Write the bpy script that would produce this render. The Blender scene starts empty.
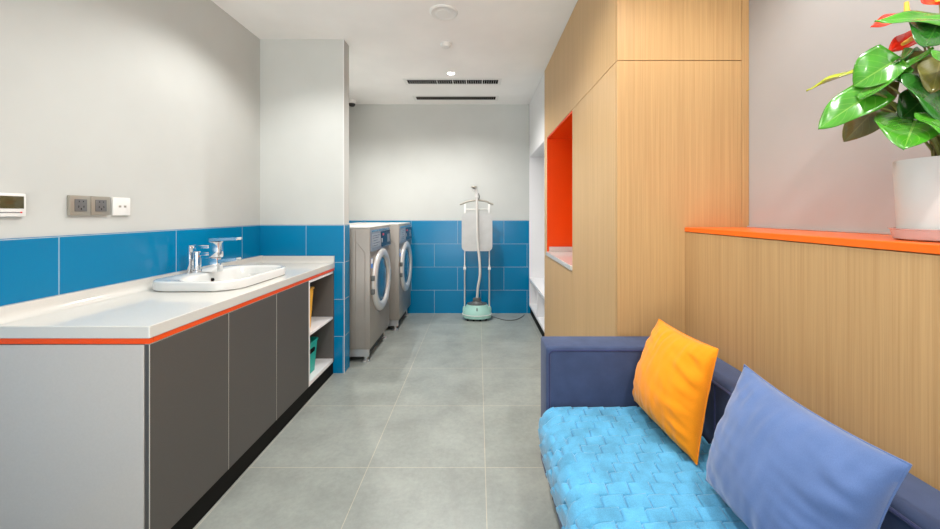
import bpy, bmesh, math, random
from mathutils import Vector, Matrix, noise
C = bpy.context.scene.collection
PI = math.pi
F, VX, VY, CH = 367.0, 478.0, 213.0, 1.30      # focal length in px, vanishing point, eye height
XL, XR, YB, YF, HC = -1.77, 1.29, 4.76, -1.7, 2.71

def at(px, py, Y):
    return Vector(((px - VX) / F * Y, Y, CH - (py - VY) / F * Y))

# ------------------------------------------------------------------ materials
def mat(name, col, rough=0.5, metal=0.0, spec=0.5, coat=0.0, emit=None, trans=0.0, sheen=0.0):
    m = bpy.data.materials.new(name); m.use_nodes = True
    b = m.node_tree.nodes['Principled BSDF']
    b.inputs['Base Color'].default_value = (*col, 1)
    b.inputs['Roughness'].default_value = rough
    b.inputs['Metallic'].default_value = metal
    b.inputs['Specular IOR Level'].default_value = spec
    b.inputs['Coat Weight'].default_value = coat
    b.inputs['Coat Roughness'].default_value = 0.08
    b.inputs['Transmission Weight'].default_value = trans
    b.inputs['Sheen Weight'].default_value = sheen
    if emit:
        b.inputs['Emission Color'].default_value = (*emit[0], 1)
        b.inputs['Emission Strength'].default_value = emit[1]
    return m

class N:
    """small node helper"""
    def __init__(s, m):
        s.m = m; s.t = m.node_tree; s.b = s.t.nodes['Principled BSDF']
    def new(s, kind, **kw):
        n = s.t.nodes.new(kind)
        for k, v in kw.items():
            setattr(n, k, v)
        return n
    def link(s, a, b):
        s.t.links.new(a, b)
    def coord(s, out='Object'):
        return s.new('ShaderNodeTexCoord').outputs[out]
    def mapping(s, vec, loc=(0, 0, 0), scale=(1, 1, 1), rot=(0, 0, 0)):
        n = s.new('ShaderNodeMapping')
        n.inputs['Location'].default_value = loc; n.inputs['Scale'].default_value = scale
        n.inputs['Rotation'].default_value = rot
        s.link(vec, n.inputs['Vector']); return n.outputs['Vector']
    def noise(s, vec, scale=5, detail=4, rough=0.5):
        n = s.new('ShaderNodeTexNoise')
        n.inputs['Scale'].default_value = scale; n.inputs['Detail'].default_value = detail
        n.inputs['Roughness'].default_value = rough
        s.link(vec, n.inputs['Vector']); return n.outputs['Fac']
    def ramp(s, fac, stops):
        n = s.new('ShaderNodeValToRGB')
        el = n.color_ramp.elements
        while len(el) < len(stops):
            el.new(0.5)
        for e, (p, c) in zip(el, stops):
            e.position = p; e.color = (*c, 1)
        s.link(fac, n.inputs['Fac']); return n.outputs['Color']
    def mix(s, fac, a, b, mode='MIX'):
        n = s.new('ShaderNodeMix', data_type='RGBA', blend_type=mode)
        for v, i in ((fac, 0), (a, 6), (b, 7)):
            if hasattr(v, 'is_linked'):
                s.link(v, n.inputs[i])
            else:
                n.inputs[i].default_value = v if i == 0 else (*v, 1)
        return n.outputs[2]
    def math(s, op, a, b=0.0):
        n = s.new('ShaderNodeMath', operation=op)
        for i, v in enumerate((a, b)):
            if hasattr(v, 'is_linked'):
                s.link(v, n.inputs[i])
            else:
                n.inputs[i].default_value = v
        return n.outputs[0]
    def bump(s, h, strength=0.1, dist=0.01):
        n = s.new('ShaderNodeBump')
        n.inputs['Strength'].default_value = strength; n.inputs['Distance'].default_value = dist
        s.link(h, n.inputs['Height']); s.link(n.outputs['Normal'], s.b.inputs['Normal'])
    def col(s, c):
        s.link(c, s.b.inputs['Base Color'])

def paint(name, col, rough=0.7):
    m = mat(name, col, rough, spec=0.3); n = N(m); v = n.coord()
    f = n.noise(v, 2.5, 3)
    n.col(n.ramp(f, [(0.3, [c * 0.97 for c in col]), (0.7, [min(1, c * 1.03) for c in col])]))
    n.bump(n.noise(v, 220, 2), 0.04, 0.002)
    return m

def tile(name, axis, shift, vshift=0.0, w=0.6, h=0.3, offset=0.5,
         c1=(0.0, 0.172, 0.36), c2=(0.0, 0.186, 0.385), mortar=(0.42, 0.52, 0.56), ms=0.0016, rough=0.2, floor=False):
    m = mat(name, c1, rough, spec=0.5 if floor else 0.28); n = N(m); v = n.coord()
    sep = n.new('ShaderNodeSeparateXYZ'); n.link(v, sep.inputs[0])
    com = n.new('ShaderNodeCombineXYZ')
    n.link(n.math('ADD', sep.outputs[axis], shift + 60 * w), com.inputs[0])
    n.link(n.math('ADD', sep.outputs['Y' if floor else 'Z'], vshift), com.inputs[1])
    br = n.new('ShaderNodeTexBrick', offset=offset, offset_frequency=2, squash=1.0)
    n.link(com.outputs[0], br.inputs['Vector'])
    for k, val in (('Scale', 1.0), ('Mortar Size', ms), ('Mortar Smooth', 0.1), ('Bias', 0.0), ('Brick Width', w), ('Row Height', h)):
        br.inputs[k].default_value = val
    br.inputs['Color1'].default_value = (*c1, 1); br.inputs['Color2'].default_value = (*c2, 1)
    br.inputs['Mortar'].default_value = (*mortar, 1)
    base = br.outputs['Color']
    if floor:
        a = n.ramp(n.noise(v, 3.2, 6, 0.62), [(0.32, (0.80, 0.80, 0.80)), (0.68, (1.10, 1.10, 1.10))])
        b = n.ramp(n.noise(v, 38, 5, 0.7), [(0.3, (0.88, 0.88, 0.88)), (0.75, (1.07, 1.07, 1.07))])
        base = n.mix(1.0, n.mix(1.0, base, a, 'MULTIPLY'), b, 'MULTIPLY')
        n.link(n.ramp(n.noise(v, 9, 4), [(0.3, (0.3,) * 3), (0.7, (0.42,) * 3)]), n.b.inputs['Roughness'])
    n.col(base)
    n.bump(n.math('SUBTRACT', 1.0, br.outputs['Fac']), 0.25, 0.002)
    return m

def wood(name, base=(0.545, 0.338, 0.148), dark=(0.50, 0.300, 0.126), seed=0.0):
    m = mat(name, base, 0.42, spec=0.4); n = N(m); v = n.coord()
    v1 = n.mapping(v, (seed, seed * 2, seed), (85, 85, 0.9))
    fine = n.noise(n.mapping(v, (seed, 3, 0), (300, 300, 3.0)), 1.0, 3, 0.6)
    band = n.noise(v1, 1.0, 4, 0.6)
    broad = n.noise(n.mapping(v, (seed, 1, 0), (7, 7, 0.35)), 1.0, 3)
    c = n.ramp(band, [(0.32, dark), (0.52, base), (0.75, [min(1, x * 1.07) for x in base])])
    c = n.mix(1.0, c, n.ramp(fine, [(0.35, (0.90, 0.885, 0.86)), (0.6, (1, 1, 1))]), 'MULTIPLY')
    c = n.mix(1.0, c, n.ramp(broad, [(0.3, (0.96, 0.955, 0.945)), (0.7, (1.03, 1.03, 1.03))]), 'MULTIPLY')
    n.col(c); n.bump(fine, 0.08, 0.001)
    return m

def fabric(name, col, scale=900, rough=0.85, var=0.12, sheen=0.25, bs=0.15):
    m = mat(name, col, rough, spec=0.2, sheen=sheen); n = N(m); v = n.coord()
    f = n.noise(v, scale, 2); g = n.noise(v, 14, 4)
    c = n.ramp(g, [(0.3, [x * (1 - var) for x in col]), (0.7, [min(1, x * (1 + var)) for x in col])])
    c = n.mix(1.0, c, n.ramp(f, [(0.35, (0.85, 0.85, 0.87)), (0.65, (1.06, 1.06, 1.06))]), 'MULTIPLY')
    n.col(c); n.bump(f, bs, 0.002)
    return m

def speckle(name, col, rough, scale=300, amt=0.04, metal=0.0, coat=0.0):
    m = mat(name, col, rough, metal=metal, coat=coat); n = N(m); v = n.coord()
    n.col(n.ramp(n.noise(v, scale, 3), [(0.3, [x * (1 - amt) for x in col]), (0.7, [min(1, x * (1 + amt)) for x in col])]))
    return m

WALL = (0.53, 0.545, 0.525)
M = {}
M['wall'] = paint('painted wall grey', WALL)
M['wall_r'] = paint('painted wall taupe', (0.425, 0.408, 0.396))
M['ceil'] = paint('ceiling paint', (0.90, 0.89, 0.87), 0.8)
M['floor'] = tile('grey porcelain floor', 'X', -0.037, -1.875 + 12 * 0.6, 0.6, 0.6, 0.0,
                  (0.295, 0.322, 0.296), (0.318, 0.343, 0.318), (0.55, 0.50, 0.40), 0.0016, 0.35, True)
M['tile_back'] = tile('blue tile running bond', 'X', 0.2646)
M['tile_col'] = tile('blue tile partition', 'X', 1.393)
M['tile_side'] = tile('blue tile partition side', 'Y', -2.975)
M['tile_left'] = tile('blue tile left', 'Y', -1.545)
M['wood'] = wood('oak veneer')
M['wood2'] = wood('oak veneer panel', (0.53, 0.33, 0.150), (0.47, 0.280, 0.120), 5.3)
M['wood3'] = wood('oak veneer door', (0.61, 0.395, 0.19), (0.565, 0.36, 0.165), 9.1)
M['orange'] = speckle('orange laminate', (0.86, 0.075, 0.004), 0.25, 200, 0.03)
M['orange_lip'] = speckle('orange edging', (0.85, 0.08, 0.004), 0.3, 200, 0.03)
M['orange_top'] = speckle('orange ledge laminate', (0.95, 0.15, 0.007), 0.3, 200, 0.03)
M['quartz'] = speckle('white quartz', (0.62, 0.61, 0.57), 0.12, 500, 0.05)
M['white_lam'] = speckle('white laminate', (0.80, 0.79, 0.80), 0.35, 200, 0.02)
M['end_panel'] = speckle('gloss light grey panel', (0.54, 0.51, 0.475), 0.10, 150, 0.02)
M['grey_door'] = speckle('matt graphite laminate', (0.078, 0.072, 0.066), 0.42, 400, 0.06)
M['edge'] = speckle('pale edge band', (0.52, 0.50, 0.44), 0.4)
M['carc'] = speckle('dark cabinet lining', (0.10, 0.092, 0.085), 0.5, 300, 0.08)
M['black'] = mat('black plinth', (0.008, 0.008, 0.007), 0.7, spec=0.1)
M['ceramic'] = mat('white ceramic', (0.70, 0.71, 0.69), 0.07, coat=0.5)
M['chrome'] = mat('chrome', (0.86, 0.86, 0.87), 0.08, 1.0)
M['dark'] = mat('dark opening', (0.008, 0.008, 0.008), 0.9, spec=0.05)
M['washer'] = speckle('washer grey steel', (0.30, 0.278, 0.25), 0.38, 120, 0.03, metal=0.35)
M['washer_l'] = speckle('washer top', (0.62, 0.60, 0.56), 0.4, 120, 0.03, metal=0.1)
M['panel_blue'] = speckle('control panel blue grey', (0.19, 0.22, 0.27), 0.35)
M['panel_dark'] = mat('panel display', (0.012, 0.016, 0.028), 0.2)
M['panel_line'] = mat('panel print', (0.33, 0.37, 0.42), 0.4)
M['red'] = mat('red indicator', (0.75, 0.02, 0.03), 0.3)
M['steel'] = mat('brushed steel', (0.66, 0.66, 0.65), 0.25, 0.9)
M['silver'] = mat('silver paint', (0.62, 0.62, 0.61), 0.32, 0.35)
M['steel_d'] = mat('drum steel', (0.55, 0.55, 0.55), 0.35, 0.7)
M['glass'] = mat('door glass', (0.95, 0.97, 0.98), 0.03, trans=1.0, spec=0.25)
M['rubber'] = mat('black rubber', (0.02, 0.02, 0.02), 0.6)
M['sticker'] = mat('blue sticker', (0.03, 0.22, 0.72), 0.4)
M['paper'] = mat('white sticker', (0.75, 0.76, 0.76), 0.5)
M['mint'] = mat('mint plastic', (0.34, 0.60, 0.53), 0.3)
M['grey_plastic'] = mat('dark grey plastic', (0.09, 0.10, 0.10), 0.4)
M['white_plastic'] = mat('white plastic', (0.78, 0.78, 0.76), 0.35)
M['alu'] = mat('pale pole', (0.68, 0.67, 0.63), 0.3, 0.3)
M['hose'] = mat('hose fabric', (0.62, 0.61, 0.58), 0.7)
M['board'] = fabric('grey board cover', (0.52, 0.53, 0.52), 500, 0.8, 0.05)
M['navy'] = fabric('navy sofa weave', (0.053, 0.077, 0.155), sheen=0.1)
M['navy_pipe'] = fabric('navy piping', (0.030, 0.040, 0.115))
M['navy_dark'] = fabric('dark navy plush', (0.020, 0.030, 0.075), 300, 0.95, 0.2, 0.6, 0.5)
M['blanket'] = fabric('sky blue plush', (0.095, 0.375, 0.60), 420, 0.9, 0.24, 0.4, 0.35)
M['yellow'] = fabric('yellow cotton', (0.92, 0.285, 0.003), 1200, 0.8, 0.04, 0.2, 0.06)
M['bluepil'] = fabric('periwinkle velvet', (0.098, 0.166, 0.355), 1000, 0.75, 0.08, 0.4, 0.08)
M['legwood'] = mat('dark leg', (0.03, 0.022, 0.018), 0.5)
M['champagne'] = mat('champagne frame', (0.36, 0.34, 0.29), 0.35, 0.4)
M['grey_face'] = mat('grey socket face', (0.13, 0.13, 0.13), 0.4)
M['lcd'] = mat('display glass', (0.075, 0.065, 0.03), 0.12)
M['yellow_pl'] = mat('yellow plastic', (0.90, 0.45, 0.01), 0.4)
M['teal_pl'] = mat('teal plastic', (0.005, 0.40, 0.33), 0.4)
M['pot'] = mat('white pot', (0.58, 0.57, 0.54), 0.5)
M['clear'] = mat('clear tray', (0.85, 0.74, 0.72), 0.15, trans=0.55)
M['soil'] = speckle('soil', (0.035, 0.02, 0.012), 0.95, 90, 0.5)
M['stem'] = speckle('petiole', (0.16, 0.17, 0.03), 0.4, 30, 0.3)
M['spathe'] = mat('red spathe', (0.80, 0.035, 0.012), 0.2, coat=0.4)
M['spadix'] = mat('yellow spadix', (0.92, 0.50, 0.06), 0.5)
M['lens'] = mat('lamp lens', (1, 1, 1), 0.3, emit=((1, 0.97, 0.92), 12))

def leafmat(name, col, vein, rough=0.22):
    m = mat(name, col, rough, coat=0.35); n = N(m)
    uv = n.coord('UV'); sep = n.new('ShaderNodeSeparateXYZ'); n.link(uv, sep.inputs[0])
    s = n.math('ABSOLUTE', n.math('SUBTRACT', sep.outputs[1], 0.5))
    mid = n.math('LESS_THAN', s, 0.018)
    ph = n.math('FRACT', n.math('ADD', n.math('MULTIPLY', sep.outputs[0], 6.0), n.math('MULTIPLY', s, -5.0)))
    side = n.math('LESS_THAN', n.math('ABSOLUTE', n.math('SUBTRACT', ph, 0.5)), 0.045)
    ve = n.math('MAXIMUM', mid, n.math('MULTIPLY', side, 0.55))
    f = n.noise(n.coord(), 18, 3)
    c = n.ramp(f, [(0.3, [x * 0.75 for x in col]), (0.7, [min(1, x * 1.2) for x in col])])
    n.col(n.mix(n.math('MULTIPLY', ve, 0.45), c, vein))
    n.bump(n.math('SUBTRACT', 1.0, ve), 0.25, 0.003)
    return m
M['leaf'] = leafmat('leaf green', (0.055, 0.27, 0.014), (0.28, 0.5, 0.08))
M['leaf_d'] = leafmat('leaf dark green', (0.022, 0.13, 0.014), (0.08, 0.25, 0.04))
M['leaf_y'] = leafmat('leaf yellow green', (0.36, 0.42, 0.02), (0.5, 0.5, 0.1))
M['leaf_o'] = leafmat('leaf olive', (0.16, 0.15, 0.03), (0.32, 0.28, 0.08), 0.4)

# ------------------------------------------------------------------ builders
def tag(o, label=None, cat=None, group=None, kind=None):
    if label: o['label'] = label
    if cat: o['category'] = cat
    if group: o['group'] = group
    if kind: o['kind'] = kind
    return o

def thing(name, loc, label, cat, group=None):
    o = bpy.data.objects.new(name, None); C.objects.link(o); o.location = loc
    o.empty_display_size = 0.05
    return tag(o, label, cat, group)

def origin(o):
    v = Vector((0, 0, 0))
    while o is not None:
        v += o.location; o = o.parent
    return v

class MB:
    def __init__(s):
        s.bm = bmesh.new()
    def box(s, x0, x1, y0, y1, z0, z1, bev=0.0, seg=2):
        g = bmesh.ops.create_cube(s.bm, size=1.0)['verts']
        for v in g:
            v.co = Vector(((x0 + x1) / 2 + v.co.x * (x1 - x0), (y0 + y1) / 2 + v.co.y * (y1 - y0), (z0 + z1) / 2 + v.co.z * (z1 - z0)))
        if bev:
            es = list({e for v in g for e in v.link_edges})
            bmesh.ops.bevel(s.bm, geom=es, offset=bev, segments=seg, profile=0.5, affect='EDGES')
        return s
    def loops(s, rings, close=True, cap0=True, cap1=True):
        """bridge a list of equal-length closed rings of points"""
        vs = [[s.bm.verts.new(p) for p in r] for r in rings]
        n = len(vs[0])
        for a, b in zip(vs[:-1], vs[1:]):
            for i in range(n):
                j = (i + 1) % n
                s.bm.faces.new((a[i], a[j], b[j], b[i]))
        if cap0: s.bm.faces.new(list(reversed(vs[0])))
        if cap1: s.bm.faces.new(vs[-1])
        return s
    def lathe(s, prof, center=(0, 0, 0), axis='Z', n=40, sx=1.0, sy=1.0, cap0=True, cap1=True):
        """prof: list of (radius, height along the axis)"""
        c = Vector(center); rings = []
        for r, h in prof:
            r = max(r, 1e-4); ring = []
            for i in range(n):
                a = 2 * PI * i / n
                u, w = r * math.cos(a) * sx, r * math.sin(a) * sy
                if axis == 'Z': p = Vector((u, w, h))
                elif axis == 'X': p = Vector((h, u, w))
                else: p = Vector((w, h, u))
                ring.append(c + p)
            rings.append(ring)
        return s.loops(rings, cap0=cap0, cap1=cap1)
    def tube(s, pts, r, n=10, r1=None):
        pts = [Vector(p) for p in pts]; rings = []; up = None
        for i, p in enumerate(pts):
            d = (pts[min(i + 1, len(pts) - 1)] - pts[max(i - 1, 0)]).normalized()
            if up is None:
                up = d.orthogonal().normalized()
            up = (up - d * up.dot(d)).normalized(); q = d.cross(up)
            rr = r if r1 is None else r + (r1 - r) * i / (len(pts) - 1)
            rings.append([p + (up * math.cos(2 * PI * k / n) + q * math.sin(2 * PI * k / n)) * rr for k in range(n)])
        return s.loops(rings)
    def prism(s, pts, axis, a, b, bev=0.0):
        """extrude a polygon: axis X -> pts are (y,z); Y -> (x,z); Z -> (x,y)"""
        def P(p, h):
            return {'X': (h, p[0], p[1]), 'Y': (p[0], h, p[1]), 'Z': (p[0], p[1], h)}[axis]
        n0 = len(s.bm.verts)
        s.loops([[P(p, a) for p in pts], [P(p, b) for p in pts]])
        if bev:
            s.bm.verts.ensure_lookup_table()
            vs = list(s.bm.verts)[n0:]
            es = [e for e in {e for v in vs for e in v.link_edges} if e.calc_face_angle(0) > 0.6]
            bmesh.ops.bevel(s.bm, geom=es, offset=bev, segments=2, profile=0.5, affect='EDGES')
        return s
    def build(s, name, m, parent=None, smooth=True, angle=40):
        bm = s.bm
        bmesh.ops.recalc_face_normals(bm, faces=bm.faces)
        o0 = origin(parent)
        bmesh.ops.translate(bm, verts=bm.verts, vec=-o0)
        if smooth:
            for f in bm.faces: f.smooth = True
            lim = math.radians(angle)
            for e in bm.edges:
                if len(e.link_faces) == 2 and e.calc_face_angle(0) > lim: e.smooth = False
        me = bpy.data.meshes.new(name); bm.to_mesh(me); bm.free()
        me.materials.append(m)
        o = bpy.data.objects.new(name, me); C.objects.link(o)
        if parent: o.parent = parent
        return o

def box(name, m, parent, x0, x1, y0, y1, z0, z1, bev=0.0015, seg=1):
    return MB().box(x0, x1, y0, y1, z0, z1, bev, seg).build(name, m, parent)

def struct(o):
    o['kind'] = 'structure'; return o

def rrect(x0, x1, y0, y1, r, n=8):
    pts = []
    for cx, cy, a0 in ((x1 - r, y1 - r, 0), (x0 + r, y1 - r, PI / 2), (x0 + r, y0 + r, PI), (x1 - r, y0 + r, 3 * PI / 2)):
        for i in range(n + 1):
            a = a0 + PI / 2 * i / n
            pts.append((cx + r * math.cos(a), cy + r * math.sin(a)))
    return pts

def smooth_path(pts, k=8):
    pts = [Vector(p) for p in pts]; out = []
    P = [pts[0]] + pts + [pts[-1]]
    for i in range(1, len(P) - 2):
        a, b, c, d = P[i - 1:i + 3]
        for j in range(k):
            t = j / k
            out.append(0.5 * ((2 * b) + (c - a) * t + (2 * a - 5 * b + 4 * c - d) * t * t + (3 * b - a - 3 * c + d) * t ** 3))
    out.append(pts[-1]); return out

# ------------------------------------------------------------------ the room
W = 0.12
struct(box('floor', M['floor'], None, XL - W, XR + W, YF - W, YB + W, -0.1, 0, 0))
struct(box('ceiling', M['ceil'], None, XL - W, XR + W, YF - W, YB + W, HC, HC + 0.1, 0))
struct(box('wall_left', M['wall'], None, XL - W, XL, YF - W, YB + W, 0, HC, 0))
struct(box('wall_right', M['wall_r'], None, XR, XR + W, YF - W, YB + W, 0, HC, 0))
struct(box('wall_back', M['wall'], None, XL, XR, YB, YB + W, 0, HC, 0))
# unseen front wall; wide opening added to let fill light reach the ceiling
struct(MB().prism([(XL, 0), (-1.35, 0), (-1.35, 2.45), (0.9, 2.45), (0.9, 0), (XR, 0), (XR, HC), (XL, HC)], 'Y', YF - W, YF).build('wall_front', M['wall'], None, False))
PX, PY0, PY1 = -1.09, 2.98, 3.10                 # the stub wall the counter ends at
struct(box('wall_partition', M['wall'], None, XL, PX, PY0, PY1, 0, HC, 0))
T = 0.006; ZT = 1.204
struct(box('trim_1', M['tile_left'], None, XL, XL + T, YF, PY0 - T, 0.0, ZT, 0))
struct(box('trim_2', M['tile_col'], None, XL + T, PX + T, PY0 - T, PY0, 0.0, ZT, 0))
struct(box('trim_3', M['tile_side'], None, PX, PX + T, PY0, PY1, 0.0, ZT, 0))
struct(box('trim_4', M['tile_back'], None, XL, XR, YB - T, YB, 0.0, ZT, 0))
struct(box('trim_5', M['paper'], None, PX + T - 0.002, PX + T + 0.001, PY0 - T - 0.001, PY0 - T + 0.004, 0.0, ZT, 0))  # corner bead
struct(box('trim_6', M['paper'], None, PX - 0.003, PX + 0.0015, PY0 - 0.0015, PY0 + 0.003, ZT, HC, 0))

# ------------------------------------------------------------------ vanity
FX = -1.160                                      # front edge of the counter
Y0 = 1.296
van = thing('vanity_cabinet', (-1.45, 2.1, 0), 'long low vanity cabinet with three plain graphite doors under the white counter', 'cabinet')
DX = FX - 0.006
YS = 2.541                                        # where the open shelves start
box('end_panel', M['end_panel'], van, XL + 0.012, DX - 0.022, Y0 + 0.008, Y0 + 0.026, 0.0, 0.832)
m = MB()
m.box(XL + 0.012, XL + 0.024, Y0 + 0.03, YS - 0.02, 0.1, 0.80)
m.box(XL + 0.026, DX - 0.022, Y0 + 0.03, YS - 0.02, 0.1, 0.118)
m.box(XL + 0.026, DX - 0.022, YS - 0.036, YS - 0.02, 0.12, 0.80)
m.build('carcass', M['carc'], van)
ys = [Y0 + 0.006, 1.718, 2.126, YS - 0.012]
for i in range(3):
    d = box('door', M['grey_door'], van, DX - 0.018, DX, ys[i] + 0.002, ys[i + 1] - 0.002, 0.101, 0.832, 0.001)
    k = MB()
    k.box(DX - 0.0165, DX + 0.0004, ys[i + 1] - 0.0022, ys[i + 1] - 0.0005, 0.101, 0.832)
    if i == 0:
        k.box(DX - 0.0015, DX + 0.0005, ys[0], ys[0] + 0.0022, 0.101, 0.832)
    k.box(DX - 0.0165, DX + 0.0004, ys[i] + 0.003, ys[i + 1] - 0.003, 0.8322, 0.8345)
    e = k.build('edge_band', M['edge'], d); e['label'] = 'thin pale edge band'
box('plinth', M['black'], van, FX - 0.03, FX - 0.014, Y0 + 0.03, YS - 0.012, 0.0, 0.1, 0)
shelf = thing('open_shelf_unit', (-1.45, 2.76, 0), 'open two-tier shelf unit at the far end of the vanity with pale front edges', 'shelf')
SY1 = PY0 - T - 0.001
box('plinth', M['black'], shelf, FX - 0.03, FX - 0.014, YS - 0.011, SY1, 0.0, 0.0995, 0)
box('side_panel', M['white_lam'], shelf, XL + 0.02, DX, YS - 0.010, YS + 0.006, 0.1, 0.832)
box('side_panel', M['carc'], shelf, XL + 0.02, DX, SY1 - 0.016, SY1, 0.1, 0.832)
box('back_panel', M['carc'], shelf, XL + 0.022, XL + 0.034, YS + 0.007, SY1 - 0.017, 0.1, 0.83)
for z0, z1 in ((0.1, 0.128), (0.447, 0.465), (0.814, 0.832)):
    box('shelf_board', M['white_lam'], shelf, XL + 0.035, DX - 0.001, YS + 0.007, SY1 - 0.017, z0, z1)

# worktop with a real cut-out under the basin
top = thing('worktop', (-1.45, 2.1, 0.855), 'white stone worktop with orange edging strip running along the left wall', 'worktop')
SX0, SX1, SY0_, SY1_ = -1.715, -1.240, 1.852, 2.465      # basin outline
XW = XL + T + 0.001
m = MB().box(XW, FX, Y0, PY0 - T - 0.001, 0.856, 0.90, 0.003, 2)
slab = m.build('slab', M['quartz'], top)
cut = MB().loops([[(x, y, z) for x, y in rrect(SX0 + 0.12, SX1 - 0.03, SY0_ + 0.03, SY1_ - 0.03, 0.11)] for z in (0.80, 0.95)]).build('cutter', M['quartz'], None)
md = slab.modifiers.new('b', 'BOOLEAN'); md.object = cut; md.operation = 'DIFFERENCE'; md.solver = 'EXACT'
bpy.context.view_layer.update()
dg = bpy.context.evaluated_depsgraph_get()
me = bpy.data.meshes.new_from_object(slab.evaluated_get(dg))
slab.modifiers.clear(); slab.data = me; bpy.data.objects.remove(cut)
for p in slab.data.polygons: p.use_smooth = False
def cove(t, h, r):
    pts = [(0, 0), (0, h), (t, h)]
    for i in range(7):
        a = PI + PI / 2 * i / 6
        pts.append((t + r + r * math.cos(a), r + r * math.sin(a)))
    return pts
pts = [(XW + a, 0.9005 + b) for a, b in cove(0.022, 0.056, 0.03)]
MB().prism(pts, 'Y', Y0 + 0.001, PY0 - T - 0.001).build('upstand', M['quartz'], top)
pts = [(PY0 - T - 0.001 - a, 0.9005 + b) for a, b in cove(0.018, 0.053, 0.02)]
MB().prism(pts, 'X', XW + 0.022, FX - 0.001).build('upstand', M['quartz'], top)
m = MB()
m.box(XW, FX - 0.004, Y0 + 0.003, Y0 + 0.02, 0.8365, 0.8555)
m.box(FX - 0.02, FX - 0.004, Y0 + 0.021, PY0 - T - 0.002, 0.8365, 0.8555)
e = m.build('edge_strip', M['orange_lip'], top); e['label'] = 'orange edging strip under the slab'

# basin
sink = thing('wash_basin', (-1.48, 2.21, 0.9), 'white ceramic inset wash basin with rounded corners on the worktop', 'basin')
def ring(dx0, dx1, dy, r, z):
    return [(x, y, z) for x, y in rrect(SX0 + dx0, SX1 - dx1, SY0_ + dy, SY1_ - dy, r, 10)]
rings = [ring(0.15, 0.055, 0.055, 0.10, 0.80), ring(0.135, 0.042, 0.042, 0.10, 0.86), ring(0.134, 0.041, 0.041, 0.10, 0.901), ring(0.006, 0.006, 0.006, 0.125, 0.901), ring(0.0, 0.0, 0.0, 0.13, 0.906),
         ring(0.0, 0.0, 0.0, 0.13, 0.944), ring(0.003, 0.003, 0.003, 0.127, 0.950), ring(0.011, 0.009, 0.009, 0.122, 0.952),
         ring(0.128, 0.024, 0.024, 0.108, 0.950), ring(0.138, 0.03, 0.03, 0.104, 0.942), ring(0.148, 0.04, 0.042, 0.10, 0.87),
         ring(0.165, 0.07, 0.075, 0.09, 0.82), ring(0.20, 0.12, 0.13, 0.07, 0.812)]
MB().loops(rings).build('bowl', M['ceramic'], sink, angle=50)
MB().lathe([(0.003, 0.012), (0.009, 0.012), (0.011, 0.009), (0.011, 0.0)], (SX0 + 0.139, 2.17, 0.905), 'X', 20).build('overflow_hole', M['dark'], sink)
MB().lathe([(0.03, 0.0), (0.03, 0.003), (0.024, 0.006), (0.001, 0.007)], (-1.48, 2.16, 0.8125), 'Z', 24).build('drain', M['chrome'], sink)

# mixer tap
tap = thing('mixer_tap', (-1.63, 2.17, 0.952), 'chrome square-bodied mixer tap with flat levers behind the basin', 'tap')
yc = 2.175; zb = 0.952
MB().box(-1.704, -1.690, yc - 0.024, yc + 0.024, zb, 1.110, 0.002).build('mounting_plate', M['chrome'], tap)
MB().lathe([(0.026, zb), (0.026, zb + 0.006), (0.0185, zb + 0.01), (0.0185, 1.068), (0.013, 1.073)], (-1.663, yc, 0), 'Z', 24).build('riser_pipe', M['chrome'], tap)
MB().box(-1.689, -1.581, yc - 0.012, yc + 0.012, 1.092, 1.109, 0.003).build('cross_bar', M['chrome'], tap)
MB().box(-1.643, -1.581, yc - 0.014, yc + 0.014, 1.050, 1.068, 0.003).build('cross_bar', M['chrome'], tap)
MB().box(-1.580, -1.524, yc - 0.024, yc + 0.024, 1.038, 1.132, 0.004).build('body', M['chrome'], tap)
def lever(name, x0, x1, z, tilt, h):
    m = MB(); pts = [(x0, 0), (x1, tilt), (x1 + 0.005, tilt + h * 0.5), (x1, tilt + h * 0.85), (x0, h)]
    m.prism([(a, z + b) for a, b in pts], 'Y', yc - 0.022, yc + 0.022, 0.002)
    return m.build(name, M['chrome'], tap)
lever('lever', -1.580, -1.418, 1.133, 0.008, 0.018)
lever('spout', -1.526, -1.420, 1.004, 0.014, 0.022)
MB().box(-1.618, -1.527, yc - 0.026, yc + 0.026, zb, 1.037, 0.005).build('valve_body', M['chrome'], tap)
MB().lathe([(0.005, 0), (0.006, 0.01), (0.005, 0.014)], (-1.719, yc, 1.035), 'X', 14).build('side_knob', M['chrome'], tap)

# baskets
def basket(y0, y1, z, h, m, label, hole):
    t = thing('storage_basket', ((-1.55 + DX) / 2, (y0 + y1) / 2, z), label, 'basket')
    x0, x1 = -1.55, -1.205
    def rr(d, zz): return [(a, b, zz) for a, b in rrect(x0 + d, x1 - d, y0 + d * 0.7, y1 - d * 0.7, 0.022, 5)]
    rings = [rr(0.018, z), rr(0.002, z + h - 0.012), rr(-0.004, z + h - 0.010), rr(-0.004, z + h), rr(0.004, z + h), rr(0.006, z + h - 0.01), rr(0.022, z + 0.005)]
    MB().loops(rings).build('body', m, t)
    if not hole: return
    hm = MB()
    xm = x1 - 0.0055
    ringp = rrect((y0 + y1) / 2 - 0.045, (y0 + y1) / 2 + 0.045, z + h * 0.66, z + h * 0.66 + 0.032, 0.0155, 6)
    hm.prism(ringp, 'X', xm - 0.002, xm + 0.004)
    o = hm.build('handle_hole', M['dark'], t); o['label'] = 'dark oval grip hole'
basket(2.57, 2.71, 0.4655, 0.29, M['yellow_pl'], 'yellow plastic basket on the upper tier of the open shelf', False)
basket(2.57, 2.775, 0.1285, 0.235, M['teal_pl'], 'teal plastic basket with dark grip hole on the bottom tier', True)

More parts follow.
